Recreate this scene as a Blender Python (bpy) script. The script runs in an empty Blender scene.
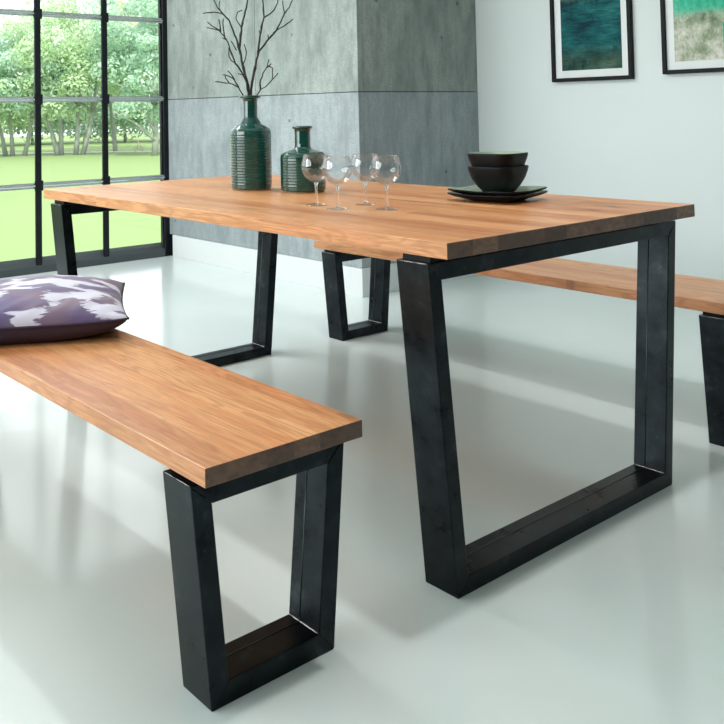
import bpy, bmesh, math, random
from mathutils import Vector, Matrix, noise
C = bpy.context.scene.collection
PI = math.pi
random.seed(7)

# ---------------------------------------------------------------- helpers
def tag(o, label=None, cat=None, group=None, kind=None):
    if label: o['label'] = label
    if cat: o['category'] = cat
    if group: o['group'] = group
    if kind: o['kind'] = kind
    return o

def link_mesh(name, me, mats, parent=None, smooth=False, loc=None):
    o = bpy.data.objects.new(name, me)
    C.objects.link(o)
    for m in (mats if isinstance(mats, (list, tuple)) else [mats]):
        me.materials.append(m)
    if smooth:
        for p in me.polygons: p.use_smooth = True
    if parent: o.parent = parent
    if loc: o.location = loc
    return o

def from_bm(name, bm, mats, parent=None, smooth=False, loc=None):
    me = bpy.data.meshes.new(name)
    bmesh.ops.recalc_face_normals(bm, faces=bm.faces)
    bm.to_mesh(me); bm.free()
    return link_mesh(name, me, mats, parent, smooth, loc)

def empty(name, loc=(0, 0, 0), rz=0):
    o = bpy.data.objects.new(name, None)
    o.empty_display_size = .05
    C.objects.link(o); o.location = loc; o.rotation_euler = (0, 0, rz)
    return o

def add_box(bm, lo, hi, bevel=0, seg=1, mi=0):
    vs = [bm.verts.new((x, y, z)) for x in (lo[0], hi[0]) for y in (lo[1], hi[1]) for z in (lo[2], hi[2])]
    f = [bm.faces.new([vs[i] for i in q]) for q in ((0,1,3,2),(4,6,7,5),(0,4,5,1),(2,3,7,6),(0,2,6,4),(1,5,7,3))]
    for x in f: x.material_index = mi
    if bevel:
        es = list({e for q in f for e in q.edges})
        bmesh.ops.bevel(bm, geom=es, offset=bevel, segments=seg, affect='EDGES', profile=.6)
    return f

def box(name, lo, hi, mat, parent=None, bevel=0, seg=1):
    bm = bmesh.new(); add_box(bm, lo, hi, bevel, seg)
    return from_bm(name, bm, mat, parent)

def add_tube(bm, pts, rads, n=8, closed=False):
    pts = [Vector(p) for p in pts]
    if not isinstance(rads, (list, tuple)): rads = [rads]*len(pts)
    rings = []; prev = None
    N = len(pts)
    for i, p in enumerate(pts):
        if closed: t = pts[(i+1) % N]-pts[i-1]
        else: t = (pts[min(i+1, N-1)]-pts[max(i-1, 0)])
        if t.length < 1e-9: t = Vector((0, 0, 1))
        t.normalize()
        if prev is None:
            a = Vector((0, 0, 1)) if abs(t.z) < .9 else Vector((1, 0, 0))
            u = t.cross(a).normalized()
        else:
            u = (prev-t*prev.dot(t)).normalized()
        prev = u; v = t.cross(u)
        rings.append([bm.verts.new(p+(u*math.cos(2*PI*k/n)+v*math.sin(2*PI*k/n))*rads[i]) for k in range(n)])
    M = N if closed else N-1
    for i in range(M):
        a, b = rings[i], rings[(i+1) % N]
        for k in range(n): bm.faces.new([a[k], a[(k+1) % n], b[(k+1) % n], b[k]])
    if not closed:
        bm.faces.new(rings[0][::-1]); bm.faces.new(rings[-1])

def add_lathe(bm, prof, n=48, closed=False):
    """prof = [(r, z)]; r==0 gives a pole. closed joins last to first"""
    rings = []
    for r, z in prof:
        if r < 1e-6: rings.append([bm.verts.new((0, 0, z))])
        else: rings.append([bm.verts.new((r*math.cos(2*PI*k/n), r*math.sin(2*PI*k/n), z)) for k in range(n)])
    idx = list(range(len(rings)-1))
    pairs = [(i, i+1) for i in idx] + ([(len(rings)-1, 0)] if closed else [])
    for i, j in pairs:
        a, b = rings[i], rings[j]
        for k in range(n):
            q = [a[k % len(a)], a[(k+1) % n % len(a)], b[(k+1) % n % len(b)], b[k % len(b)]]
            u = []
            for v in q:
                if v not in u: u.append(v)
            if len(u) > 2: bm.faces.new(u)

# ---------------------------------------------------------------- node helper
class NT:
    def __init__(s, name):
        s.m = bpy.data.materials.new(name); s.m.use_nodes = True
        s.t = s.m.node_tree; s.N = s.t.nodes; s.L = s.t.links
        s.b = s.N['Principled BSDF']; s.out = s.N['Material Output']
        s._oc = None
    def oc(s):
        if not s._oc: s._oc = s.N.new('ShaderNodeTexCoord').outputs['Object']
        return s._oc
    def set(s, sock, v):
        if isinstance(v, bpy.types.NodeSocket): s.L.new(v, sock)
        else: sock.default_value = v
    def p(s, **k):
        for n, v in k.items():
            s.set(s.b.inputs[n.replace('_', ' ')], (v+(1,)) if isinstance(v, tuple) and len(v) == 3 else v)
        return s
    def math(s, op, a, b=0., c=0.):
        n = s.N.new('ShaderNodeMath'); n.operation = op
        for i, v in enumerate((a, b, c)): s.set(n.inputs[i], v)
        return n.outputs[0]
    def mapping(s, v, scale=(1, 1, 1), loc=(0, 0, 0), rot=(0, 0, 0)):
        n = s.N.new('ShaderNodeMapping'); s.set(n.inputs[0], v)
        s.set(n.inputs['Scale'], scale); s.set(n.inputs['Location'], loc); s.set(n.inputs['Rotation'], rot)
        return n.outputs[0]
    def noise(s, v, scale=5., detail=4., rough=.5, dist=0.):
        n = s.N.new('ShaderNodeTexNoise'); s.set(n.inputs['Vector'], v)
        n.inputs['Scale'].default_value = scale; n.inputs['Detail'].default_value = detail
        n.inputs['Roughness'].default_value = rough; n.inputs['Distortion'].default_value = dist
        return n.outputs['Fac']
    def voro(s, v, scale, out='Distance', feature='F1'):
        n = s.N.new('ShaderNodeTexVoronoi'); n.feature = feature; s.set(n.inputs['Vector'], v)
        n.inputs['Scale'].default_value = scale
        return n.outputs[out]
    def ramp(s, f, stops, interp='LINEAR'):
        n = s.N.new('ShaderNodeValToRGB'); s.set(n.inputs[0], f); e = n.color_ramp.elements
        n.color_ramp.interpolation = interp
        while len(e) < len(stops): e.new(.5)
        for i, (p, c) in enumerate(stops):
            e[i].position = p; e[i].color = (c if isinstance(c, tuple) else (c, c, c))+(1,) if not (isinstance(c, tuple) and len(c) == 4) else c
        return n.outputs[0]
    def mix(s, f, a, b, mode='MIX'):
        n = s.N.new('ShaderNodeMix'); n.data_type = 'RGBA'; n.blend_type = mode
        s.set(n.inputs[0], f)
        for k, v in ((6, a), (7, b)): s.set(n.inputs[k], v+(1,) if isinstance(v, tuple) and len(v) == 3 else v)
        return n.outputs[2]
    def sep(s, v):
        n = s.N.new('ShaderNodeSeparateXYZ'); s.set(n.inputs[0], v); return n.outputs
    def comb(s, x, y, z):
        n = s.N.new('ShaderNodeCombineXYZ')
        for i, v in enumerate((x, y, z)): s.set(n.inputs[i], v)
        return n.outputs[0]
    def white(s, v, out='Value'):
        n = s.N.new('ShaderNodeTexWhiteNoise'); s.set(n.inputs['Vector'], v); return n.outputs[out]
    def bump(s, h, strength=.2, dist=.002):
        n = s.N.new('ShaderNodeBump'); s.set(n.inputs['Height'], h)
        n.inputs['Strength'].default_value = strength; n.inputs['Distance'].default_value = dist
        s.L.new(n.outputs[0], s.b.inputs['Normal'])

def simple(name, col, rough=.5, metal=0., **k):
    t = NT(name); t.p(Base_Color=col, Roughness=rough, Metallic=metal, **k); return t.m

# ---------------------------------------------------------------- wood
def wood(name, seed, bright=1., stave=.072, end=False, seglen=.9):
    t = NT(name); x, y, z = t.sep(t.oc())
    k = t.math('FLOOR', t.math('DIVIDE', t.math('ADD', y, 10+seed*.013), stave))
    r1 = t.white(t.comb(k, seed, 3.))
    seg = t.math('FLOOR', t.math('ADD', t.math('DIVIDE', x, seglen), t.math('MULTIPLY', r1, 7.)))
    rid = t.white(t.comb(k, seg, seed+1.))
    rid2 = t.white(t.comb(k, seg, seed+9.))
    off = t.math('MULTIPLY', rid, 40.)
    if end:
        gv = t.comb(t.math('MULTIPLY', off, 1.), t.math('MULTIPLY', y, 1.), t.math('MULTIPLY', z, 2.2))
        g = t.noise(gv, 40., 5., .6)
        c = t.ramp(rid, [(0., (.10, .052, .034)), (.35, (.18, .095, .062)), (.65, (.24, .125, .078)), (1., (.33, .18, .11))])
        c = t.mix(t.ramp(g, [(.35, 0.), (.7, .65)]), c, (.05, .026, .02))
        t.p(Base_Color=c, Roughness=.5); t.bump(g, .2, .001); return t.m
    # flowing grain lines: stretched along the length
    wv = t.comb(t.math('ADD', t.math('MULTIPLY', x, 1.1), off), t.math('MULTIPLY', y, 6.5), t.math('MULTIPLY', z, 6.5))
    warp = t.noise(wv, 1.6, 3., .55, .3)
    rings = t.math('SINE', t.math('MULTIPLY', warp, 62.))
    fine = t.noise(t.comb(t.math('ADD', t.math('MULTIPLY', x, 5.), off), t.math('MULTIPLY', y, 150.), t.math('MULTIPLY', z, 150.)), 1.5, 5., .7)
    broad = t.noise(t.comb(t.math('ADD', t.math('MULTIPLY', x, 1.3), off), t.math('MULTIPLY', y, 14.), z), 1., 3., .5)
    b = bright
    c = t.ramp(rid, [(0., (.44*b, .165*b, .065*b)), (.25, (.60*b, .27*b, .12*b)), (.5, (.68*b, .33*b, .155*b)), (.75, (.74*b, .41*b, .215*b)), (1., (.54*b, .21*b, .09*b))])
    c = t.mix(t.math('MULTIPLY', t.ramp(broad, [(.38, 0.), (.62, 1.)]), .62), c, (.76*b, .49*b, .28*b))
    c = t.mix(t.math('MULTIPLY', t.ramp(t.math('MULTIPLY_ADD', rings, .5, .5), [(.55, 0.), (.98, 1.)]), t.math('MULTIPLY_ADD', rid2, .45, .15)), c, (.36*b, .15*b, .06*b))
    c = t.mix(t.math('MULTIPLY', t.ramp(fine, [(.42, 0.), (.66, 1.)]), .62), c, (.36*b, .155*b, .07*b))
    # knots
    kv = t.comb(t.math('MULTIPLY', x, 1.7), t.math('ADD', t.math('MULTIPLY', y, 5.), off), 0.)
    wob = t.noise(t.mapping(t.oc(), (30., 60., 1.)), 1., 3., .6)
    kd = t.math('ADD', t.voro(kv, 1.15), t.math('MULTIPLY', t.math('SUBTRACT', wob, .5), .09))
    c = t.mix(t.ramp(kd, [(.13, .35), (.26, .0)]), c, (.30*b, .13*b, .06*b))
    c = t.mix(t.ramp(kd, [(.045, .9), (.085, .0)]), c, (.10*b, .045*b, .025*b))
    fr = t.math('FRACT', t.math('DIVIDE', t.math('ADD', y, 10+seed*.013), stave))
    edge = t.math('LESS_THAN', fr, .016)
    c = t.mix(t.math('MULTIPLY', edge, .5), c, (.22*b, .1*b, .05*b))
    pore = t.noise(t.comb(t.math('ADD', t.math('MULTIPLY', x, 14.), off), t.math('MULTIPLY', y, 420.), t.math('MULTIPLY', z, 420.)), 1., 2., .5)
    c = t.mix(t.math('MULTIPLY', t.ramp(pore, [(.56, 0.), (.70, 1.)]), .35), c, (.26*b, .10*b, .045*b))
    # short dark checks along the grain
    ck = t.noise(t.comb(t.math('ADD', t.math('MULTIPLY', x, 3.2), off), t.math('MULTIPLY', y, 55.), t.math('MULTIPLY', z, 55.)), 1., 1., .3)
    c = t.mix(t.math('MULTIPLY', t.ramp(ck, [(.755, 0.), (.79, 1.)]), .8), c, (.09*b, .035*b, .018*b))
    c = t.mix(1., c, (1., .87, .72), 'MULTIPLY')
    t.p(Base_Color=c, Roughness=t.math('MULTIPLY_ADD', fine, .12, .30)); t.bump(fine, .12, .0008)
    return t.m

# ---------------------------------------------------------------- other materials
def steel():
    t = NT('black_steel')
    v = t.oc()
    n = t.noise(v, 14., 6., .65); n2 = t.noise(v, 90., 3., .6)
    c = t.ramp(n, [(.3, (.010, .012, .014)), (.6, (.022, .027, .030)), (.8, (.06, .072, .078))])
    c = t.mix(t.ramp(n2, [(.64, 0.), (.74, .15)]), c, (.12, .13, .14))
    t.p(Base_Color=c, Metallic=1., Roughness=t.math('MULTIPLY_ADD', n, .25, .18)); t.bump(n2, .06, .0006)
    return t.m
STEEL = steel()
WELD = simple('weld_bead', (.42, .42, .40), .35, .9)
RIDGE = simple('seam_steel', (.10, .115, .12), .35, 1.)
PLATE = simple('plate_black', (.005, .006, .007), .6)
FRAMEBLK = simple('window_black', (.006, .008, .010), .4, 0.)
for m_ in (PLATE, FRAMEBLK): m_.node_tree.nodes['Principled BSDF'].inputs['Specular IOR Level'].default_value = .22

def floor_mat():
    t = NT('poured_floor'); v = t.oc()
    n = t.noise(v, 1.1, 4., .55); f = t.noise(v, 60., 2., .5)
    c = t.mix(n, (.585, .655, .64), (.67, .74, .725))
    t.p(Base_Color=c, Roughness=t.math('MULTIPLY_ADD', n, .10, .09), IOR=1.55)
    t.b.inputs['Specular IOR Level'].default_value = .6
    t.bump(t.noise(v, 5., 2., .5), .03, .002)
    return t.m

def concrete(name, a, b, dark):
    t = NT(name); v = t.oc(); x, y, z = t.sep(v)
    big = t.noise(v, 1.7, 5., .6); mid = t.noise(t.mapping(v, (4., 4., 1.3)), 3., 6., .7)
    streak = t.noise(t.mapping(v, (34., 34., 1.6)), 1.6, 3., .6)
    c = t.mix(t.ramp(big, [(.3, 0.), (.7, 1.)]), a, b)
    c = t.mix(t.math('MULTIPLY', t.ramp(mid, [(.36, 1.), (.58, 0.)]), .7), c, dark)
    weave = t.noise(t.mapping(v, (30., 30., 90.)), 1.5, 4., .7)
    c = t.mix(t.math('MULTIPLY', t.ramp(weave, [(.4, 1.), (.6, 0.)]), .32), c, dark)
    c = t.mix(t.math('MULTIPLY', t.ramp(streak, [(.5, 0.), (.75, 1.)]), .2), c, tuple(min(1, q*1.25) for q in a))
    c = t.mix(t.math('MULTIPLY', t.ramp(streak, [(.25, 1.), (.45, 0.)]), .2), c, dark)
    d = t.voro(v, 4.3)
    c = t.mix(t.ramp(d, [(.035, .75), (.07, 0.)]), c, tuple(q*.35 for q in dark))
    t.p(Base_Color=c, Roughness=.75); t.bump(mid, .25, .004)
    return t.m
CON_UP = concrete('concrete_upper', (.235, .275, .260), (.34, .385, .362), (.14, .17, .16))
CON_LOW = concrete('concrete_lower', (.265, .305, .32), (.36, .40, .415), (.17, .20, .212))
WALLM = NT('painted_wall')
WALLM.p(Base_Color=WALLM.mix(WALLM.noise(WALLM.oc(), .9, 3., .5), (.60, .665, .665), (.70, .755, .75)), Roughness=.7)
WALLM = WALLM.m
PLINTH = simple('white_plinth', (.64, .67, .67), .5)

def glaze():
    t = NT('green_glaze'); v = t.oc(); x, y, z = t.sep(v)
    n = t.noise(v, 14., 4., .6)
    band = t.noise(t.comb(0., 0., z), 60., 2., .6)
    c = t.mix(n, (.002, .030, .024), (.005, .065, .048))
    c = t.mix(t.ramp(band, [(.5, 0.), (.75, .5)]), c, (.008, .095, .075))
    t.p(Base_Color=c, Roughness=.09, Coat_Weight=.6, Coat_Roughness=.04)
    t.bump(n, .05, .001)
    return t.m
GLAZE = glaze()
CLAY = simple('raw_clay', (.36, .24, .15), .75)

def bark():
    t = NT('twig_bark'); n = t.noise(t.oc(), 60., 4., .6)
    t.p(Base_Color=t.mix(n, (.006, .004, .004), (.026, .018, .014)), Roughness=.7); t.bump(n, .4, .001); return t.m
BARK = bark()

def glass_mat():
    t = NT('clear_glass'); t.p(Base_Color=(.98, .99, .99), Roughness=0.0, IOR=1.46, Transmission_Weight=1.); return t.m
GLASS = glass_mat()

def pane_mat():
    t = NT('window_glass')
    tr = t.N.new('ShaderNodeBsdfTransparent'); tr.inputs[0].default_value = (.97, .985, .98, 1)
    gl = t.N.new('ShaderNodeBsdfGlossy'); gl.inputs['Roughness'].default_value = .01
    fr = t.N.new('ShaderNodeFresnel'); fr.inputs[0].default_value = 1.45
    mx = t.N.new('ShaderNodeMixShader')
    t.L.new(t.math('MULTIPLY', fr.outputs[0], .8), mx.inputs[0]); t.L.new(tr.outputs[0], mx.inputs[1]); t.L.new(gl.outputs[0], mx.inputs[2])
    t.L.new(mx.outputs[0], t.out.inputs[0]); return t.m
PANE = pane_mat()

def thin_glass():
    t = NT('thin_glass')
    tr = t.N.new('ShaderNodeBsdfTransparent'); tr.inputs[0].default_value = (.985, .99, .99, 1)
    gl = t.N.new('ShaderNodeBsdfGlossy'); gl.inputs['Roughness'].default_value = .02
    lw = t.N.new('ShaderNodeLayerWeight'); lw.inputs[0].default_value = .35
    mx = t.N.new('ShaderNodeMixShader')
    t.L.new(t.math('MULTIPLY_ADD', lw.outputs['Fresnel'], .42, .02), mx.inputs[0]); t.L.new(tr.outputs[0], mx.inputs[1]); t.L.new(gl.outputs[0], mx.inputs[2])
    t.L.new(mx.outputs[0], t.out.inputs[0]); return t.m
THIN = thin_glass()
BOWLBLK = simple('black_stoneware', (.004, .005, .0065), .42)
BOWLBLK.node_tree.nodes['Principled BSDF'].inputs['Specular IOR Level'].default_value = .16
CELADON = simple('celadon_glaze', (.27, .34, .24), .25)

def ikat():
    t = NT('ikat_fabric'); v = t.oc(); x, y, z = t.sep(v)
    jag = t.noise(t.comb(t.math('MULTIPLY', x, 14.), t.math('MULTIPLY', y, 130.), 0.), 1., 3., .6)
    jag = t.math('MULTIPLY', t.math('SUBTRACT', jag, .5), .11)
    xx = t.math('ADD', x, jag)
    vv = t.comb(t.math('MULTIPLY', xx, 11.), t.math('MULTIPLY', y, 15.), 2.3)
    n = t.noise(vv, 1.0, 1.5, .4, .5)
    n2 = t.noise(t.comb(t.math('MULTIPLY', xx, 6.), t.math('MULTIPLY', y, 9.), 7.7), 1., 1., .4)
    c = t.mix(t.ramp(n2, [(.48, 0.), (.60, 1.)]), (.105, .075, .175), (.175, .115, .165))
    c = t.mix(t.ramp(n, [(.50, 0.), (.53, 1.)]), c, (.58, .56, .66))
    w = t.math('MULTIPLY', t.math('ADD', t.math('SINE', t.math('MULTIPLY', x, 2600.)), t.math('SINE', t.math('MULTIPLY', y, 2600.))), .25)
    t.p(Base_Color=c, Roughness=.75, Sheen_Weight=.2); t.bump(w, .2, .0005)
    return t.m
IKAT = ikat()
def plumf():
    t = NT('plum_fabric'); n = t.noise(t.oc(), 9., 3., .6)
    t.p(Base_Color=t.mix(n, (.028, .017, .036), (.045, .024, .038)), Roughness=.85); return t.m
PLUM = plumf()

def art1():
    t = NT('teal_painting'); v = t.oc(); x, y, z = t.sep(v)
    n = t.noise(t.mapping(v, (2.2, 1., 9.)), 1.6, 6., .7); b = t.noise(v, 4.5, 5., .6)
    c = t.ramp(n, [(.3, (.004, .018, .030)), (.42, (.006, .055, .065)), (.55, (.012, .12, .125)), (.72, (.04, .20, .17))])
    low = t.ramp(t.math('ADD', z, t.math('MULTIPLY', b, .16)), [(.20, 1.), (.30, 0.)])
    c = t.mix(t.math('MULTIPLY', low, .85), c, t.ramp(b, [(.3, (.012, .018, .016)), (.5, (.03, .07, .045)), (.7, (.10, .16, .11))]))
    top = t.ramp(t.math('ADD', z, t.math('MULTIPLY', b, .1)), [(.50, 0.), (.56, 1.)])
    c = t.mix(t.math('MULTIPLY', top, .7), c, (.22, .33, .24))
    sc_ = t.noise(t.mapping(v, (1.5, 1., 14.)), 6., 6., .8); bl = t.noise(t.mapping(v, (8., 1., 3.)), 2., 5., .7)
    c = t.mix(t.math('MULTIPLY', t.ramp(sc_, [(.40, 1.), (.52, 0.)]), .55), c, (.004, .022, .030))
    c = t.mix(t.math('MULTIPLY', t.ramp(bl, [(.56, 0.), (.66, 1.)]), .7), c, (.006, .018, .024))
    t.p(Base_Color=c, Roughness=.75, Specular_IOR_Level=.15); return t.m
def art2():
    t = NT('green_painting'); v = t.oc(); x, y, z = t.sep(v)
    n = t.noise(t.mapping(v, (4., 1., 2.)), 2., 6., .75); b = t.noise(v, 6., 6., .7)
    c = t.ramp(n, [(.3, (.02, .30, .19)), (.5, (.06, .46, .30)), (.7, (.25, .60, .42))])
    zz = t.math('ADD', z, t.math('MULTIPLY', t.math('SUBTRACT', b, .5), .14))
    pale = t.ramp(zz, [(.275, 1.), (.33, 0.)])
    c = t.mix(pale, c, t.ramp(b, [(.34, (.10, .16, .10)), (.46, (.34, .38, .27)), (.6, (.66, .65, .58)), (.8, (.46, .62, .48))]))
    left = t.ramp(t.math('ADD', x, t.math('MULTIPLY', b, .06)), [(.01, 1.), (.055, 0.)])
    c = t.mix(t.math('MULTIPLY', left, .8), c, t.mix(pale, (.01, .05, .07), (.09, .14, .10)))
    sc_ = t.noise(t.mapping(v, (12., 1., 6.)), 4., 6., .85)
    c = t.mix(t.math('MULTIPLY', t.ramp(sc_, [(.38, 1.), (.50, 0.)]), .5), c, (.05, .15, .10))
    rt_ = t.math('MULTIPLY', t.math('GREATER_THAN', x, .315), t.math('LESS_THAN', zz, .24))
    c = t.mix(rt_, c, (.02, .38, .24))
    t.p(Base_Color=c, Roughness=.75, Specular_IOR_Level=.15); return t.m
MATBOARD = simple('mat_board', (.72, .76, .76), .8)

# ---------------------------------------------------------------- measured layout (metres)
XW, YC, XC, YW = -4.42, 2.06, -2.405, 3.10
H = .76; T = .0343

# ---------------------------------------------------------------- camera
cam = bpy.data.cameras.new('camera'); co = bpy.data.objects.new('camera', cam); C.objects.link(co)
R_ = Vector((0.62141835, 0.78327248, -0.01798477)); U_ = Vector((0.04234512, -0.01065582, 0.99904622)); F_ = Vector((-0.78233377, 0.62158722, 0.03978949))
co.matrix_world = Matrix(((R_.x, U_.x, -F_.x, 1.2319), (R_.y, U_.y, -F_.y, -1.42), (R_.z, U_.z, -F_.z, 1.0348), (0, 0, 0, 1)))
cam.sensor_width = 36; cam.lens = 896.0563/724*36
cam.shift_x = (362-275.3559)/724; cam.shift_y = (76.3631-362)/724
cam.clip_start = .05; cam.clip_end = 600
bpy.context.scene.camera = co

# ---------------------------------------------------------------- room shell
XR, YF, ZC = 4.0, -4.3, 2.95
DIM = simple('fill_cut_dark', (.10, .11, .11), .8)  # dark tone given to the unseen walls to cut bounce light
tag(box('floor', (XW-.12, YF, -.12), (XR, YW, 0), floor_mat()), kind='structure')
tag(box('ceiling', (XW-.3, YF-.15, ZC), (XR+.15, YW+.15, ZC+.2), simple('ceiling_paint', (.8, .82, .81), .8)), kind='structure')
tag(box('wall_back', (XC-.2, YW, -.12), (XR+.15, YW+.15, ZC), WALLM), kind='structure')
tag(box('wall_right', (XR, YF, -.12), (XR+.15, YW, ZC), DIM), kind='structure')
tag(box('wall_front', (XW-.3, YF-.15, -.12), (XR+.15, YF, ZC), DIM), kind='structure')
tag(box('wall_left', (XW-.2, YF, -.12), (XW, -2.95, ZC), WALLM), kind='structure')
tag(box('wall_header', (XW-.2, -2.95, 2.90), (XW, YC+.05, ZC), WALLM), kind='structure')

# concrete pier: dark core with cast panels, 3 mm open joints
bm = bmesh.new()
add_box(bm, (XW-.03, YC+.03, .0), (XC-.03, YW+.15, ZC), mi=2)
g = .002
for (z0, z1) in ((.157, 1.14), (1.14, 2.12), (2.12, ZC-.001)):
    mi = 1 if z0 < 1 else 0
    for (x0, x1) in ((XW-.03, -3.355), (-3.355, XC)):
        add_box(bm, (x0+g, YC, z0+g), (x1-(0 if x1 == XC else g), YC+.04, z1-g), .0012, 1, mi)
    add_box(bm, (XC-.04, YC+.0402, z0+g), (XC, YW-.001, z1-g), .0012, 1, mi)
tag(from_bm('wall_pier', bm, [CON_UP, CON_LOW, simple('joint_dark', (.03, .032, .032), .9)]), kind='structure')
bm = bmesh.new()
add_box(bm, (XW+.045, YC-.006, 0), (XC+.006, YC+.028, .157), .001)
add_box(bm, (XC-.028, YC+.0285, 0), (XC+.006, YW-.001, .157), .001)
tag(from_bm('baseboard_pier', bm, PLINTH), kind='structure')

# ---------------------------------------------------------------- steel-framed window
Y0, Y1 = -2.95, 2.10
win = empty('window_1', (XW, .018, 0)); tag(win, kind='structure')
GX = -.014                                     # glass plane, outside of the frame's inner face
bm = bmesh.new()
add_box(bm, (-.05, Y1-.10, 0), (0, Y1, 2.90), .004)
add_box(bm, (-.04, Y1-.112, .03), (-.012, Y1-.098, 2.88), .003)
add_box(bm, (-.12, Y0, 0), (0, Y0+.10, 2.90), .004)
add_box(bm, (-.12, Y0+.10, 2.84), (0, Y1-.10, 2.90), .004)
from_bm('window_frame', bm, FRAMEBLK, win)
bm = bmesh.new()                                # bottom member with a sloping top
prof = [(.0, 0), (0, .046), (-.006, .054), (-.05, .098), (-.05, 0)]
for a, b in ((Y0+.10, Y1-.10),):
    A = [bm.verts.new((x, a, z)) for x, z in prof]; B = [bm.verts.new((x, b, z)) for x, z in prof]
    bm.faces.new(A); bm.faces.new(B[::-1])
    for i in range(len(prof)): bm.faces.new([A[i], A[(i+1) % 5], B[(i+1) % 5], B[i]])
from_bm('window_sill', bm, simple('sill_grey', (.04, .05, .055), .35), win)
cols = [2.0-.495*i for i in range(0, 11)]
ys = [y+.05 for y in cols]
mull = [1.530-.495*i for i in range(0, 9)]
rails = [.575, 1.147, 1.72, 2.293]
for y in mull:
    bm = bmesh.new(); add_box(bm, (-.022, y-.021, .05), (.0, y+.021, 2.85), .006, 2)
    for z in rails: add_box(bm, (-.004, y-.030, z-.034), (.006, y+.030, z+.034), .003)
    from_bm('mullion', bm, FRAMEBLK, win)
RAILM = simple('rail_satin', (.62, .66, .65), .16, 1.)
edges = [Y1-.10]+mull+[Y0+.10]
for z in rails:
    for a, b in zip(edges[:-1], edges[1:]):
        bm = bmesh.new()
        hi = a-(.024 if a in mull else 0); lo = b+(.024 if b in mull else 0)
        add_box(bm, (-.024, lo-.002, z-.008), (-.006, hi+.002, z+.008), .002)
        add_box(bm, (-.011, lo-.002, z-.019), (-.004, hi+.002, z+.019), .002)
        add_tube(bm, [(-.004, lo-.002, z), (-.004, hi+.002, z)], .010, 10)
        from_bm('glazing_rail', bm, RAILM, win)
zs = [.08]+rails+[2.86]
for a, b in zip(edges[:-1], edges[1:]):
    for z0, z1 in zip(zs[:-1], zs[1:]):
        box('pane', (GX-.003, b, z0), (GX+.003, a, z1), PANE, win)

# ---------------------------------------------------------------- furniture
def top_slab(name, lo, hi, mats, parent):
    bm = bmesh.new()
    fs = add_box(bm, lo, hi)
    bmesh.ops.bevel(bm, geom=list(bm.edges), offset=.0018, segments=2, affect='EDGES', profile=.6)
    bm.normal_update()
    for f in bm.faces:
        f.material_index = 1 if abs(f.normal.x) > .9 else 0
    return from_bm(name, bm, mats, parent)

def prism(bm, quad, x0, x1, bev=.0022):
    A = [bm.verts.new((x0, y, z)) for y, z in quad]; B = [bm.verts.new((x1, y, z)) for y, z in quad]
    fs = [bm.faces.new(A), bm.faces.new(B[::-1])]
    for i in range(4): fs.append(bm.faces.new([A[i], A[(i+1) % 4], B[(i+1) % 4], B[i]]))
    es = list({e for f in fs for e in f.edges})
    bmesh.ops.bevel(bm, geom=es, offset=bev, segments=2, affect='EDGES', profile=.6)

def bead(bm, a, b, r, seed):
    rd = random.Random(seed); a, b = Vector(a), Vector(b); n = max(4, int((b-a).length/.006))
    pts = [a.lerp(b, i/n)+Vector((rd.uniform(-1, 1), rd.uniform(-1, 1), rd.uniform(-1, 1)))*r*.45 for i in range(n+1)]
    add_tube(bm, pts, [r*rd.uniform(.55, 1.25) for _ in pts], 6)

def leg_frame(parent, xf, d, y0, y1, zt, w, s, gap, seed, flip=False):
    """closed trapezoid frame of flat steel tube, mitred corners. xf = end face toward +x"""
    x0, x1 = xf-d, xf; k = s/zt
    O = [(y0, zt), (y1, zt), (y1-s, 0), (y0+s, 0)]
    I = [(y0+w+k*w, zt-w), (y1-w-k*w, zt-w), (y1-s-w+k*w, w), (y0+s+w-k*w, w)]
    bars = []
    for nm, q in (('leg', [O[1], O[2], I[2], I[1]]), ('leg', [O[3], O[0], I[0], I[3]]), ('top_bar', [O[0], O[1], I[1], I[0]]), ('foot_bar', [O[2], O[3], I[3], I[2]])):
        bm = bmesh.new(); prism(bm, q, x0, x1); bars.append(from_bm(nm, bm, STEEL, parent))
    bm = bmesh.new(); add_box(bm, (x0+.006, y0+.014, zt-.0005), (x1-.006, y1-.014, zt+gap+.001), .001)
    from_bm('mounting_plate', bm, PLATE, parent)
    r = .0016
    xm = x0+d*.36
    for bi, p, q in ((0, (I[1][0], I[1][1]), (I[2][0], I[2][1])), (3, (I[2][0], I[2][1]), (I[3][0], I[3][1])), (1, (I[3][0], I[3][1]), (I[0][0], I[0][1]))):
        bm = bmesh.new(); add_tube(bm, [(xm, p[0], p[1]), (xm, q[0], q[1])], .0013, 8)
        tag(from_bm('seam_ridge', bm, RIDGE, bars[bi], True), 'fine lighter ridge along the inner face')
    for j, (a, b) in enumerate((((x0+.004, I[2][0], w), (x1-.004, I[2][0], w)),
                                ((x0+.006, y0+.001, zt-.001), (x1-.006, y0+.001, zt-.001)),  # pale bead also draws the highlight on the outer top edge
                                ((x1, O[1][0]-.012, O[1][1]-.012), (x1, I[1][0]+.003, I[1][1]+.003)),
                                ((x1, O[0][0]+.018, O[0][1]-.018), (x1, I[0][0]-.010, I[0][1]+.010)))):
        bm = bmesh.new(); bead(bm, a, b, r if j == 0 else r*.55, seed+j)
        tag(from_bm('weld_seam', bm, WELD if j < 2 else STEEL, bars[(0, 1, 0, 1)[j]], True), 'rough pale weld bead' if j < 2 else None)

W_T = wood('table_oak', 3., 1.0, .085, seglen=5.); W_TE = wood('table_oak_end', 3., 1., .085, True)
W_B = wood('bench_oak', 12., .96, .062, seglen=4.); W_BE = wood('bench_oak_end', 12., 1., .062, True)
W_F = wood('far_bench_oak', 21., .93, .062, seglen=4.); W_FE = wood('far_bench_oak_end', 21., 1., .062, True)

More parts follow.
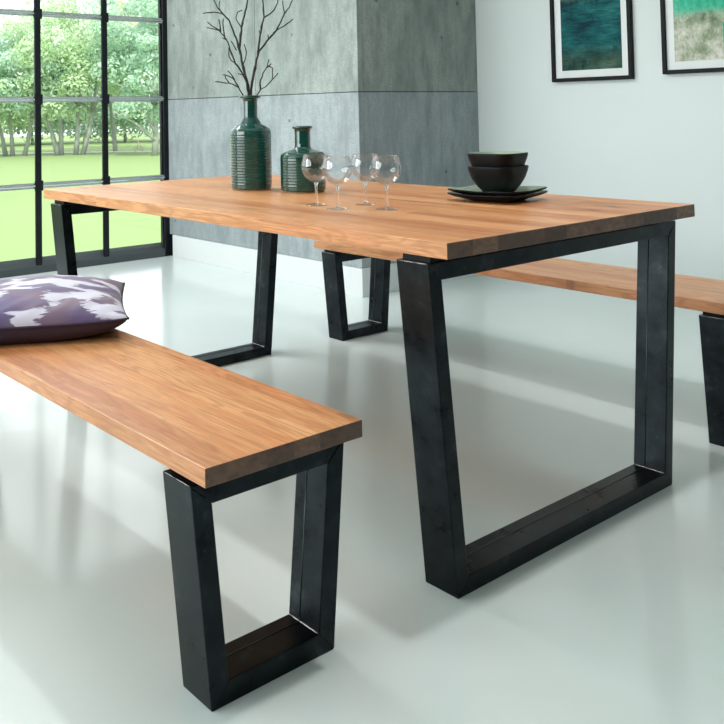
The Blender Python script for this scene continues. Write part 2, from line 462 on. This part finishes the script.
L, W = 1.9702, 1.0296
tb = empty('dining_table', (-L/2, W/2, 0))
tag(tb, 'long dining table with an oak plank top on two black steel trapezoid leg frames', 'table')
ox, oy = -L/2, W/2
top_slab('table_top', (-L/2, -W/2, H-T), (L/2, W/2, H), [W_T, W_TE], tb)
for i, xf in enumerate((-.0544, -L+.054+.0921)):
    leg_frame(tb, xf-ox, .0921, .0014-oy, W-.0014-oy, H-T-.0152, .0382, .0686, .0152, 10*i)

BL, BW, BH, BT = 1.93, .3646, .4392, .0331
def bench(x1, y0, mats, label, sb, seed):
    b = empty('bench', (x1-BL/2, y0+BW/2, 0)); tag(b, label, 'bench', 'oak benches either side of the table')
    top_slab('bench_seat', (-BL/2, -BW/2, BH-BT), (BL/2, BW/2, BH), mats, b)
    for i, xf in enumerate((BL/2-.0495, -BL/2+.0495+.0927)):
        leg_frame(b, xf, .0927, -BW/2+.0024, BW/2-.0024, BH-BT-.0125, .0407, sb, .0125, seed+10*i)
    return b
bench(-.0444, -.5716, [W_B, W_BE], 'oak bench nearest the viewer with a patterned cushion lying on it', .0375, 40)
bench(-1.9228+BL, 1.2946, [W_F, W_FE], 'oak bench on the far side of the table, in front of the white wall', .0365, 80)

# ---------------------------------------------------------------- cushion
def cushion():
    n = 56; S = .25; seam = .052
    def outline(u, v):
        # pull the sides in between the pointed corners
        x = S*u*(1-.05*(1-v*v)); y = S*v*(1-.05*(1-u*u))
        return x, y
    bm = bmesh.new(); top = {}; bot = {}
    def hgt(u, v):
        a = max(0, 1-u*u); b = max(0, 1-v*v)
        return (a*b)**.42
    for i in range(n+1):
        for j in range(n+1):
            u = -1+2*i/n; v = -1+2*j/n
            u = math.sin(u*PI/2)*.35+u*.65; v = math.sin(v*PI/2)*.35+v*.65
            x, y = outline(u, v); h = hgt(u, v)
            ed = min(1-abs(u), 1-abs(v))
            wr = noise.noise(Vector((x*14, y*14, 3)))*.006*min(1, ed*8)+math.sin((x-y)*95+4*noise.noise(Vector((x*9, y*9, 1))))*.0022*min(1, ed*9)*max(0, 1-ed*2.2)
            cz = seam+.010*(abs(u*v))**3
            top[i, j] = bm.verts.new((x, y, cz+.078*h+wr))
            if ed < 1e-6: bot[i, j] = top[i, j]
            else:
                hb = min(h*1.5, 1.)
                bot[i, j] = bm.verts.new((x, y, max(.0008, cz-.0542*hb-.001*hb)))
    for i in range(n):
        for j in range(n):
            f = bm.faces.new([top[i, j], top[i+1, j], top[i+1, j+1], top[i, j+1]]); f.material_index = 0
            f = bm.faces.new([bot[i, j], bot[i, j+1], bot[i+1, j+1], bot[i+1, j]]); f.material_index = 1
    ring = [top[i, 0].co.copy() for i in range(n)]+[top[n, j].co.copy() for j in range(n)]+[top[i, n].co.copy() for i in range(n, 0, -1)]+[top[0, j].co.copy() for j in range(n, 0, -1)]
    o = from_bm('cushion', bm, [IKAT, PLUM], None, True)
    bm = bmesh.new(); add_tube(bm, ring, .0032, 8, True)
    from_bm('piping', bm, PLUM, o, True)
    return o
cu = cushion()
cu.location = (-1.208, -.361, BH+.0003); cu.rotation_euler = (0, 0, math.radians(62.4))
tag(cu, 'square scatter cushion in purple and white ikat lying on the near bench', 'cushion')

# ---------------------------------------------------------------- vases
def vase(loc, prof, label, ridge_z, zk):
    full = []; prof = [(r_, z_*zk) for r_, z_ in prof]
    # add the throwing ridges to the body wall
    for (r, z), (r2, z2) in zip(prof[:-1], prof[1:]):
        m = max(1, int(math.hypot(r2-r, z2-z)/.0012))
        for q in range(m):
            f = q/m; rr = r+(r2-r)*f; zz = z+(z2-z)*f
            if ridge_z[0] < zz < ridge_z[1]: rr += .0006*math.sin(zz/.0098*2*PI)*min(1, (zz-ridge_z[0])/.02, (ridge_z[1]-zz)/.02)
            full.append((rr, zz))
    full.append(prof[-1])
    ri, zi = full[-1]
    inner = [(ri-.004, zi-.001), (ri-.013, zi-.015), (ri-.0135, zi-.07), (.045, zi-.11), (.05, .02), (0, .012)]
    bm = bmesh.new(); add_lathe(bm, full+inner, 64)
    o = from_bm('vase', bm, GLAZE, None, True, loc)
    tag(o, label, 'vase', 'green glazed bottle vases on the table')
    r0 = prof[1][0]
    bm = bmesh.new(); add_lathe(bm, [(0, .0), (r0-.004, 0), (r0-.0005, .0015), (r0+.0004, .0055), (r0-.002, .006), (0, .006)], 64)
    tag(from_bm('foot_ring', bm, CLAY, o, True), 'unglazed tan clay foot')
    return o
sc = 1.0
V1 = (-1.342, .507, H); V2 = (-1.136, .576, H)
vase(V1, [(0, .004), (.069, .004), (.0725, .008), (.0735, .03), (.0735, .208), (.0715, .219), (.066, .228), (.052, .238), (.036, .247), (.0275, .254), (.0258, .264), (.0255, .330), (.0285, .338), (.0375, .341), (.0385, .346), (.0375, .350), (.034, .351)],
     'taller green glazed bottle vase holding bare branches', (.012, .20), .957)
vase(V2, [(0, .004), (.072, .004), (.0765, .008), (.078, .03), (.078, .128), (.075, .138), (.066, .145), (.050, .150), (.033, .156), (.0285, .163), (.027, .175), (.027, .222), (.029, .229), (.0345, .232), (.0355, .236), (.0345, .240), (.031, .241)],
     'shorter green glazed bottle vase behind the wine glasses, holding nothing', (.012, .12), .935)

# bare branches standing in the tall vase: each spray grows from inside the neck
PXM = 279.; MOUTH = Vector((V1[0], V1[1], H+.331))
side = Vector((.6214, .7833, 0)).normalized(); back = Vector((-.7833, .6214, 0))
def twig_pt(cx, cy, depth):
    dx = (cx-397)/6.58/PXM; dz = (615-cy)/6.58/PXM
    return MOUTH+side*dx+Vector((0, 0, dz))+back*depth
stems = [
 ('tallest dark branch of the left spray reaching out of the vase', .02, .06,
  [([(395, 760), (392, 610), (375, 500), (350, 400), (330, 290), (345, 150), (365, 70), (380, 10), (392, -70), (385, -170), (400, -260)], 1.),
   ([(338, 330), (318, 250), (290, 170), (262, 95), (215, 50), (160, 38), (85, 45)], .75),
   ([(262, 95), (225, 55), (185, 10), (160, -45), (120, -110)], .5), ([(215, 50), (195, 10), (200, -40)], .4),
   ([(345, 150), (320, 110), (308, 80), (320, 40), (352, 28)], .45), ([(352, 400), (368, 365), (377, 320), (362, 262)], .4)]),
 ('crooked dark branch forking to the far left of the vase', -.01, -.05,
  [([(392, 760), (388, 610), (378, 520), (345, 450), (305, 395), (282, 330), (262, 260), (235, 215), (205, 180), (165, 168), (125, 160)], .8),
   ([(205, 180), (160, 150), (130, 124)], .45), ([(240, 220), (232, 160), (235, 104)], .45), ([(214, 188), (212, 145), (205, 108)], .4),
   ([(268, 290), (264, 345), (280, 378), (298, 388)], .4), ([(375, 500), (352, 470), (320, 462)], .35), ([(250, 240), (225, 228)], .35), ([(315, 310), (290, 262), (280, 250)], .35)]),
 ('low short branch leaning left just above the vase lip', .0, -.06,
  [([(388, 760), (375, 660), (355, 610), (322, 545), (285, 490), (240, 470), (222, 468)], .6),
   ([(320, 550), (285, 530), (240, 522), (170, 512)], .45), ([(300, 505), (280, 470), (255, 442)], .4), ([(265, 525), (240, 490), (236, 470)], .35)]),
 ('tall olive brown branch rising to the right of the vase', .01, .05,
  [([(398, 760), (402, 610), (412, 520), (432, 430), (455, 320), (468, 210), (480, 150), (498, 82), (494, 0), (485, -80), (495, -180)], .95),
   ([(498, 82), (535, 62), (565, 35), (590, -15), (600, -90)], .5), ([(458, 315), (485, 285), (525, 232), (578, 175), (630, 145), (690, 98)], .65),
   ([(578, 175), (610, 115), (637, 55), (670, 15), (700, -60), (690, -140)], .5), ([(637, 58), (628, 20), (625, -30)], .35), ([(525, 232), (522, 200)], .3), ([(590, 160), (575, 175), (555, 190)], .3), ([(470, 200), (463, 170)], .25)]),
 ('low forked branch leaning right just above the vase lip', .015, -.04,
  [([(403, 760), (415, 670), (438, 612), (468, 568), (505, 548), (545, 505), (585, 463)], .55),
   ([(468, 568), (464, 530), (485, 460), (515, 415), (527, 372)], .5), ([(518, 415), (535, 420), (550, 430), (549, 480), (545, 505)], .4), ([(515, 425), (540, 400)], .3)])]
for si, (lab, d0, d1, chains) in enumerate(stems):
    bm = bmesh.new(); rd = random.Random(50+si)
    ztop = 610
    for ch, th in chains:
        P = []
        for (cx, cy) in ch:
            k = max(0., (615-cy)/600.)
            d = d0*.3+d1*k
            if cy > 615: cx2 = 397+(cx-397)*.55; d = d0*.2
            else: cx2 = cx
            P.append(twig_pt(cx2, cy, d))
        # densify with small kinks
        Q = []; 
        for a, b in zip(P[:-1], P[1:]):
            m = max(1, int((b-a).length/.012))
            for q in range(m):
                j = Vector((rd.uniform(-1, 1), rd.uniform(-1, 1), rd.uniform(-1, 1)))*.0013 if q else Vector()
                Q.append(a.lerp(b, q/m)+j)
        Q.append(P[-1]); N = len(Q)
        add_tube(bm, Q, [max(.0019, .0060*th*(1-.68*i/(N-1))*(1+.22*(rd.random()-.5)+(.35 if rd.random() < .14 else 0))) for i in range(N)], 7)
    o = from_bm('branch', bm, BARK, None, True)
    tag(o, lab, 'branch', 'bare branches in the tall vase')

# ---------------------------------------------------------------- wine glasses
def glass_meshes():
    n = 48
    # bowl: closed thin wall
    out = [(.0, .066), (.006, .0665), (.017, .071), (.029, .080), (.038, .0935), (.0418, .108), (.0415, .122), (.0385, .136), (.0352, .1475)]
    inn = [(.0342, .1475), (.0375, .136), (.0404, .122), (.0406, .108), (.0368, .0943), (.028, .0815), (.0165, .0745), (.006, .0715), (.0, .071)]
    def sm(p, k=4):
        q = []
        for i in range(len(p)-1):
            p0 = p[max(i-1, 0)]; p1 = p[i]; p2 = p[i+1]; p3 = p[min(i+2, len(p)-1)]
            for j in range(k):
                t = j/k
                q.append(tuple(max(0., .5*((2*p1[c])+(-p0[c]+p2[c])*t+(2*p0[c]-5*p1[c]+4*p2[c]-p3[c])*t*t+(-p0[c]+3*p1[c]-3*p2[c]+p3[c])*t**3)) for c in (0, 1)))
        q.append(p[-1]); return q
    bm = bmesh.new(); add_lathe(bm, sm(out)+sm(inn), n); b = bm
    s = bmesh.new(); add_lathe(s, sm([(.0, .0045), (.006, .005), (.0042, .010), (.0036, .02), (.0034, .045), (.0038, .058), (.0062, .0655), (.0, .0662)]), 24)
    f = bmesh.new(); add_lathe(f, [(0, 0), (.030, 0), (.0315, .0008), (.0312, .0018), (.022, .0032), (.010, .0046), (0, .0052)], n)
    return b, s, f
src = None
gl = [((-.763, .31), 'wine glass nearest the green vases, leftmost of the four', 0), ((-.635, .278), 'wine glass second from the left, standing forward of its neighbours', .5),
      ((-.665, .416), 'wine glass third from the left, set back behind the others', 1.2), ((-.529, .364), 'rightmost of the four wine glasses, nearest the black bowls', 2.)]
for (x, y), lab, rz in gl:
    if src is None:
        g0 = empty('wine_glass'); b_, s_, f_ = glass_meshes()
        src = [from_bm('bowl', b_, THIN, g0, True), from_bm('stem', s_, GLASS, g0, True), from_bm('foot', f_, THIN, g0, True)]
        o = g0
    else:
        o = g0.copy(); C.objects.link(o)
        for c in src:
            d = c.copy(); C.objects.link(d); d.parent = o
    o.location = (x, y, H+.0002); o.rotation_euler = (0, 0, rz)
    tag(o, lab, 'wine glass', 'clear wine glasses on the table')

# ---------------------------------------------------------------- square plates and bowls
def sq_ring(bm, half, z, p, n=64, lift=0.):
    vs = []
    for k in range(n):
        a = 2*PI*k/n; c, s = math.cos(a), math.sin(a)
        r = half/((abs(c)**p+abs(s)**p)**(1/p))
        m = abs(math.sin(2*a))**2
        vs.append(bm.verts.new((r*c, r*s, z+lift*m)))
    return vs
def sq_loft(prof, split, n=64):
    """prof: (half, z, power, lift); faces from index split on use material 1 (the glazed inside)"""
    bm = bmesh.new(); rings = [sq_ring(bm, h, z, p, n, l) for h, z, p, l in prof]
    for i in range(len(rings)-1):
        a, b = rings[i], rings[i+1]
        for k in range(n):
            f = bm.faces.new([a[k], a[(k+1) % n], b[(k+1) % n], b[k]]); f.material_index = 1 if i >= split else 0
    f = bm.faces.new(rings[0][::-1]); f = bm.faces.new(rings[-1]); f.material_index = 1
    return bm
ctr = Vector((-.4635, .7655, H)); RZ = math.radians(6.6)
def plate(z, lab, w):
    prof = [(.058, 0, 5, 0), (.062, .001, 5, 0), (.066, .004, 6, 0), (.092, .012, 8, .001), (.1075, .0185, 9, .0025), (.110, .0215, 9, .003), (.1085, .0228, 9, .003), (.092, .0165, 8, .001), (.070, .0105, 6, 0), (.03, .0095, 4, 0)]
    o = from_bm('plate', sq_loft([(h*w, zz, p, l) for h, zz, p, l in prof], 6), [BOWLBLK, CELADON], None, True, (ctr.x, ctr.y, z))
    o.rotation_euler.z = RZ; tag(o, lab, 'plate', 'stacked square plates on the table'); return o
plate(H+.0003, 'square black plate at the bottom of the stack, resting on the table', 1.05)
plate(H+.0003+.0118, 'square black plate with pale green top, directly beneath the bowls', 1.04)
def bowl(z, lab, rz):
    prof = [(.036, 0, 3, 0), (.040, .0005, 3, 0), (.044, .005, 3, 0), (.0575, .022, 3.2, 0), (.0675, .043, 3.8, 0), (.0735, .064, 4.2, 0), (.0755, .0760, 4.4, 0), (.0755, .0790, 4.4, .0), (.0735, .0800, 4.4, .0), (.0705, .064, 4.2, 0), (.0645, .043, 3.8, 0), (.0535, .023, 3.2, 0), (.034, .0095, 2.6, 0), (.01, .008, 2, 0)]
    o = from_bm('serving_bowl', sq_loft(prof, 8), [BOWLBLK, CELADON], None, True, (ctr.x-.004, ctr.y+.011, z))
    o.rotation_euler.z = RZ+rz; tag(o, lab, 'bowl', 'stacked square bowls on the plates'); return o
bowl(H+.0222, 'black square bowl standing on the plates, below the other bowl', 0)
bowl(H+.0222+.0390, 'topmost black square bowl of the stack, its pale inside showing', .02)

# ---------------------------------------------------------------- pictures on the wall
def picture(x0, z0, w, h, art, lab):
    o = empty('framed_picture', (x0, YW, z0)); tag(o, lab, 'picture', 'black framed abstract pictures on the white wall')
    b = .021; d = .030
    bm = bmesh.new()
    add_box(bm, (0, -d, 0), (b, -.001, h), .0015); add_box(bm, (w-b, -d, 0), (w, -.001, h), .0015)
    add_box(bm, (b, -d, 0), (w-b, -.001, b), .0015); add_box(bm, (b, -d, h-b), (w-b, -.001, h), .0015)
    from_bm('frame', bm, PLATE, o)
    box('mat_board', (b-.002, -.014, b-.002), (w-b+.002, -.004, h-b+.002), MATBOARD, o)
    m = .063
    a = box('artwork', (m, -.0160, m), (w-m, -.0141, h-m), art, o)
picture(-1.842, 1.178, .50, .70, art1(), 'framed abstract painting in dark teal, the left of the two pictures')
picture(-1.172, 1.195, .50, .70, art2(), 'framed abstract painting in bright green and cream, the right of the two pictures')

# ---------------------------------------------------------------- the park outside (ground lies well below the room)
GZ = -5.0
CAMP = Vector((1.2319, -1.42, 1.0348))
def ray(X, Y): return F_+R_*((X-275.3559)/896.0563)-U_*((Y-76.3631)/896.0563)
def at(X, dist):
    q = ray(X, 113); q = Vector((q.x, q.y, 0)).normalized()
    return Vector((CAMP.x+q.x*dist, CAMP.y+q.y*dist, GZ))
def lawn_mat():
    t = NT('lawn'); v = t.oc()
    n = t.noise(v, .06, 4., .6); f = t.noise(t.mapping(v, (1, 1, 1)), 2.2, 4., .7)
    c = t.mix(n, (.20, .285, .10), (.265, .345, .15)); c = t.mix(t.math('MULTIPLY', f, .5), c, (.175, .29, .08))
    t.p(Base_Color=c, Roughness=.9); return t.m
tag(box('lawn', (-260, -120, GZ-.5), (-8, 220, GZ), lawn_mat()), kind='structure')
bm = bmesh.new()
pa, pb = at(-60, 158), at(240, 146)
dirp = (pb-pa).normalized(); nrm = Vector((dirp.y, -dirp.x, 0))
for e in (pa-dirp*60, ):
    a = pa-dirp*60; b = pb+dirp*60
    for z, o_ in ((GZ+.02, 0),):
        vs = [bm.verts.new((p.x, p.y, zz)) for zz in (GZ-.1, GZ+.05) for p in (a-nrm*2, b-nrm*2, b+nrm*2, a+nrm*2)]
        for q in ((0,1,2,3),(7,6,5,4),(0,4,5,1),(1,5,6,2),(2,6,7,3),(3,7,4,0)): bm.faces.new([vs[i] for i in q])
tag(from_bm('footpath', bm, simple('path_pale', (.62, .60, .56), .9)), kind='structure')

def leafmat(name, a, b, c_):
    t = NT(name)
    oi = t.N.new('ShaderNodeNewGeometry'); r = oi.outputs['Random Per Island']
    col = t.ramp(r, [(0, a), (.5, b), (1., c_)])
    n = t.noise(t.oc(), .35, 3., .6)
    col = t.mix(t.ramp(n, [(.35, 0.), (.65, 1.)]), col, b)
    t.p(Base_Color=col, Roughness=.6)
    tl = t.N.new('ShaderNodeBsdfTranslucent'); t.set(tl.inputs[0], col)
    mx = t.N.new('ShaderNodeMixShader'); mx.inputs[0].default_value = .45
    t.L.new(t.b.outputs[0], mx.inputs[1]); t.L.new(tl.outputs[0], mx.inputs[2]); t.L.new(mx.outputs[0], t.out.inputs[0])
    return t.m
LEAFS = [leafmat('leaves_yellow_green', (.50, .66, .42), (.60, .75, .50), (.70, .80, .60)),  # leaf colours paled so they carry the distance haze
         leafmat('leaves_blue_green', (.43, .62, .49), (.54, .72, .58), (.66, .79, .70)),
         leafmat('leaves_warm', (.50, .64, .42), (.62, .72, .50), (.74, .68, .54))]
TRUNK = simple('trunk_bark', (.34, .36, .33), .9)

def tree(X, dist, height, crown_r, crown_base, leaf, label, seed, trunks=1, trunk_r=.35, lean=(0, 0), limbs=6, nleaf=2600, size=.55, forked=None):
    K = 1.18; dist *= K; height *= K; crown_r *= K; crown_base *= K*.78; size *= K
    rd = random.Random(seed); base = at(X, dist)
    root = empty('park_tree', base); tag(root, label, 'tree', 'park trees beyond the lawn')
    bm = bmesh.new(); tips = []
    rt = Vector((R_.x, R_.y, 0)).normalized()
    for k in range(trunks):
        b0 = rt*((k-(trunks-1)/2)*1.5)+Vector((rd.uniform(-.5, .5), rd.uniform(-.5, .5), -.05))
        tp = b0+Vector((0, 0, crown_base+(height-crown_base)*.45))+rt*(lean[0]+(k-(trunks-1)/2)*2.2)+Vector((rd.uniform(-1, 1), rd.uniform(-1, 1), 0))
        mid = b0.lerp(tp, .45)+rt*rd.uniform(-.5, .5)
        add_tube(bm, [b0, b0.lerp(mid, .5)+rt*.1, mid, tp], [trunk_r*1.3, trunk_r, trunk_r*.8, trunk_r*.3], 8)
        for q in range(limbs):
            s0 = mid.lerp(tp, rd.uniform(0., .6)); a = rd.uniform(0, 2*PI); l = crown_r*rd.uniform(.5, .85)
            e = s0+Vector((math.cos(a)*l, math.sin(a)*l, l*rd.uniform(.3, .9)))
            add_tube(bm, [s0, s0.lerp(e, .5)+Vector((0, 0, .5)), e], [trunk_r*.45, trunk_r*.3, .05], 6)
    if forked:
        for (dx, z0, ex, ez) in forked:
            s0 = Vector((0, 0, z0)); e = rt*ex+Vector((0, 0, ez)); m = s0.lerp(e, .5)+Vector((0, 0, .4))+rt*.2
            add_tube(bm, [s0, m, e], [trunk_r*.6, trunk_r*.45, trunk_r*.2], 8)
    from_bm('trunk', bm, TRUNK, root, True)
    # crown: leaf sprays on the surfaces of many clumps
    vs = []; fs = []
    zc = (height+crown_base)/2; hz = (height-crown_base)/2
    clumps = []
    for q in range(80):
        while True:
            p = Vector((rd.uniform(-1, 1), rd.uniform(-1, 1), rd.uniform(-1, 1)))
            if .25 < p.length < 1: break
        clumps.append((Vector((p.x*crown_r+lean[0]*rt.x, p.y*crown_r+lean[0]*rt.y, zc+p.z*hz*.9)), crown_r*rd.uniform(.14, .30)))
    for q in range(int(nleaf*3.2)):
        c, r = clumps[rd.randrange(len(clumps))]
        d = Vector((rd.gauss(0, 1), rd.gauss(0, 1), rd.gauss(0, 1)+.35)).normalized()
        p = c+Vector((d.x, d.y, d.z*.75))*r*rd.uniform(.75, 1.08)
        nn = (d+Vector((rd.uniform(-1, 1), rd.uniform(-1, 1), rd.uniform(-1, 1)))*.6).normalized()
        u = nn.orthogonal().normalized(); v = nn.cross(u); s = size*.56*rd.uniform(.5, 1.2); i0 = len(vs)
        rot = rd.uniform(0, PI); u, v = u*math.cos(rot)+v*math.sin(rot), v*math.cos(rot)-u*math.sin(rot)
        vs += [p-u*s, p-v*s*.5+nn*.08*s, p+u*s, p+v*s*.5+nn*.08*s]
        fs.append((i0, i0+1, i0+2, i0+3))
    me = bpy.data.meshes.new('foliage'); me.from_pydata([tuple(v) for v in vs], [], fs)
    o = link_mesh('foliage', me, LEAFS[leaf], root); tag(o, 'leafy crown')
    return root
tree(14, 122, 17.5, 8.0, 4.6, 1, 'broad bluish green tree at the left edge of the window view', 1, trunks=3, trunk_r=.33, nleaf=5200)
tree(68, 120, 21.5, 8.8, 4.4, 0, 'tall pale tree with a clump of leaning trunks in the middle column of panes', 2, trunks=4, trunk_r=.36, nleaf=6500)
tree(155, 112, 24.5, 8.0, 5.0, 1, 'spreading tree with a forked trunk behind the rightmost panes', 3, trunks=1, trunk_r=.42, nleaf=6000, forked=[(0, 2.2, -6.2, 6.6), (0, 3.2, -2.8, 8.0)])
tree(118, 128, 23.0, 7.5, 9.0, 2, 'warm tinted yellowish tree between the two tallest trees', 4, nleaf=4200)
tree(-48, 120, 15.5, 8.0, 3.2, 0, 'round yellow green tree left of the bluish tree, mostly cut off by the view', 5, nleaf=4200)
tree(215, 118, 19, 8.0, 4, 0, 'yellow green tree hidden for the most part by the concrete pier', 6, nleaf=3000)
bg = [(-20, 165, 15, 10, 0, 'low distant tree at the far left behind the bluish tree'), (32, 170, 14, 11, 0, 'low distant yellow tree seen between the left trunks'),
      (85, 168, 15, 11, 1, 'low distant tree seen below the crown of the tall pale tree'), (122, 172, 14, 11, 0, 'low distant tree behind the lamp post'), (165, 166, 16, 11, 1, 'low distant tree behind the forked tree')]
for i, (X, d, h, r, lf, lab) in enumerate(bg):
    tree(X, d, h, r, 1.2, lf, lab, 20+i, trunk_r=.3, nleaf=3600, size=.7)

# lamp post on the path side
lp = empty('lamp_post', at(88, 149)); tag(lp, 'thin pale lamp post standing on the far side of the lawn', 'lamp post')
LPM = simple('pale_pole', (.72, .74, .72), .5)
bm = bmesh.new(); add_tube(bm, [(0, 0, 0), (0, 0, .4), (0, 0, 5.6)], [.16, .10, .08], 10); from_bm('pole', bm, LPM, lp, True)
bm = bmesh.new(); add_lathe(bm, [(0, 5.6), (.12, 5.6), (.3, 5.9), (.34, 6.2), (.12, 6.35), (0, 6.4)], 16); from_bm('lamp_head', bm, LPM, lp, True)

# a cyclist paused on the path
pc = at(138, 148); hd = math.atan2(R_.y, R_.x)
bk = empty('bicycle', pc, hd); bk.location.z = GZ+.06
tag(bk, 'small bicycle under the pale dressed rider on the far path', 'bicycle')
DK = simple('bicycle_grey', (.30, .28, .28), .5)
for x in (-.52, .52):
    bm = bmesh.new(); add_tube(bm, [(x+.33*math.cos(a*PI/12), 0, .35+.33*math.sin(a*PI/12)) for a in range(24)], .025, 6, True)
    for a in range(6): add_tube(bm, [(x, 0, .35), (x+.32*math.cos(a*PI/3), 0, .35+.32*math.sin(a*PI/3))], .008, 4)
    from_bm('wheel', bm, DK, bk, True)
bm = bmesh.new()
for a, b in (((-.52, 0, .35), (-.15, 0, .85)), ((-.52, 0, .35), (-.05, 0, .32)), ((-.05, 0, .32), (-.18, 0, .92)), ((-.05, 0, .32), (.36, 0, .82)), ((-.15, 0, .84), (.36, 0, .86)), ((.52, 0, .35), (.34, 0, .98))):
    add_tube(bm, [a, b], .025, 6)
from_bm('bicycle_frame', bm, DK, bk, True)
bm = bmesh.new(); add_tube(bm, [(.26, -.26, 1.0), (.34, -.1, 1.0), (.34, .1, 1.0), (.26, .26, 1.0)], .02, 6); from_bm('handlebar', bm, DK, bk, True)
box('saddle', (-.32, -.08, .90), (-.06, .08, .96), DK, bk, .02, 2)
me = bpy.data.meshes.new('person')
J = {'pel': (-.17, 0, 1.02, .15), 'bel': (-.12, 0, 1.2, .14), 'chest': (-.02, 0, 1.42, .17), 'neck': (.04, 0, 1.58, .06), 'head': (.07, 0, 1.72, .11), 'crown': (.08, 0, 1.80, .09)}
for s, n in ((-1, 'l'), (1, 'r')):
    J.update({'sh'+n: (.0, s*.19, 1.48, .065), 'el'+n: (.16, s*.25, 1.24, .045), 'wr'+n: (.28, s*.23, 1.05, .035), 'ha'+n: (.31, s*.23, 1.03, .045),
              'hp'+n: (-.15, s*.10, .98, .11), 'kn'+n: (.22, s*.12, .80 if s > 0 else .70, .075), 'an'+n: (.02, s*.12, .42 if s > 0 else .30, .05), 'to'+n: (.16, s*.12, .36 if s > 0 else .25, .045)})
keys = list(J); E_ = [('pel', 'bel'), ('bel', 'chest'), ('chest', 'neck'), ('neck', 'head'), ('head', 'crown')]
for n in 'lr': E_ += [('chest', 'sh'+n), ('sh'+n, 'el'+n), ('el'+n, 'wr'+n), ('wr'+n, 'ha'+n), ('pel', 'hp'+n), ('hp'+n, 'kn'+n), ('kn'+n, 'an'+n), ('an'+n, 'to'+n)]
me.from_pydata([J[k][:3] for k in keys], [(keys.index(a), keys.index(b)) for a, b in E_], [])
po = link_mesh('person', me, simple('pale_clothes', (.74, .60, .56), .8)); po.location = bk.location; po.rotation_euler = (0, 0, hd)
md = po.modifiers.new('skin', 'SKIN'); 
for i, k in enumerate(keys): me.skin_vertices[0].data[i].radius = (J[k][3], J[k][3]); me.skin_vertices[0].data[i].use_root = (k == 'pel')
po.modifiers.new('sub', 'SUBSURF').levels = 1
tag(po, 'tiny distant person in pale pink clothes riding a bicycle in the park', 'person')

# ---------------------------------------------------------------- light
wd = bpy.data.worlds.new('sky'); bpy.context.scene.world = wd; wd.use_nodes = True
bgn = wd.node_tree.nodes['Background']; bgn.inputs[0].default_value = (.93, .975, 1., 1); bgn.inputs[1].default_value = 1.7
def area(name, loc, aim, sx, sy, power, col=(1, 1, 1)):
    l = bpy.data.lights.new(name, 'AREA'); l.shape = 'RECTANGLE'; l.size = sx; l.size_y = sy; l.energy = power; l.color = col
    o = bpy.data.objects.new(name, l); C.objects.link(o); o.location = loc
    d = Vector(aim)-Vector(loc); o.rotation_euler = d.to_track_quat('-Z', 'Y').to_euler(); return o
sl = bpy.data.lights.new('sun', 'SUN'); sl.energy = 4.0; sl.angle = .02; sl.color = (1., .97, .88)
so = bpy.data.objects.new('sun', sl); C.objects.link(so); so.rotation_euler = Vector((-.62, .25, -.75)).to_track_quat('-Z', 'Y').to_euler()
area('overhead_fill', (-3.2, .2, 2.90), (-3.0, .5, 0), 1.6, 1.6, 85)  # added overhead fill with no known fixture, brightens pier face and floor by window
area('front_softbox', (-1.9, -4.1, 1.6), (-1.5, 1.0, .7), 4.2, 2.0, 165, (.95, 1, 1))
area('ceiling_spot', (.05, .35, 2.88), (.05, .35, 0), .10, .10, 20)

vs = bpy.context.scene.view_settings
vs.view_transform = 'Standard'; vs.look = 'None'; vs.exposure = 0.32; vs.gamma = 1.0; vs.use_curve_mapping = False
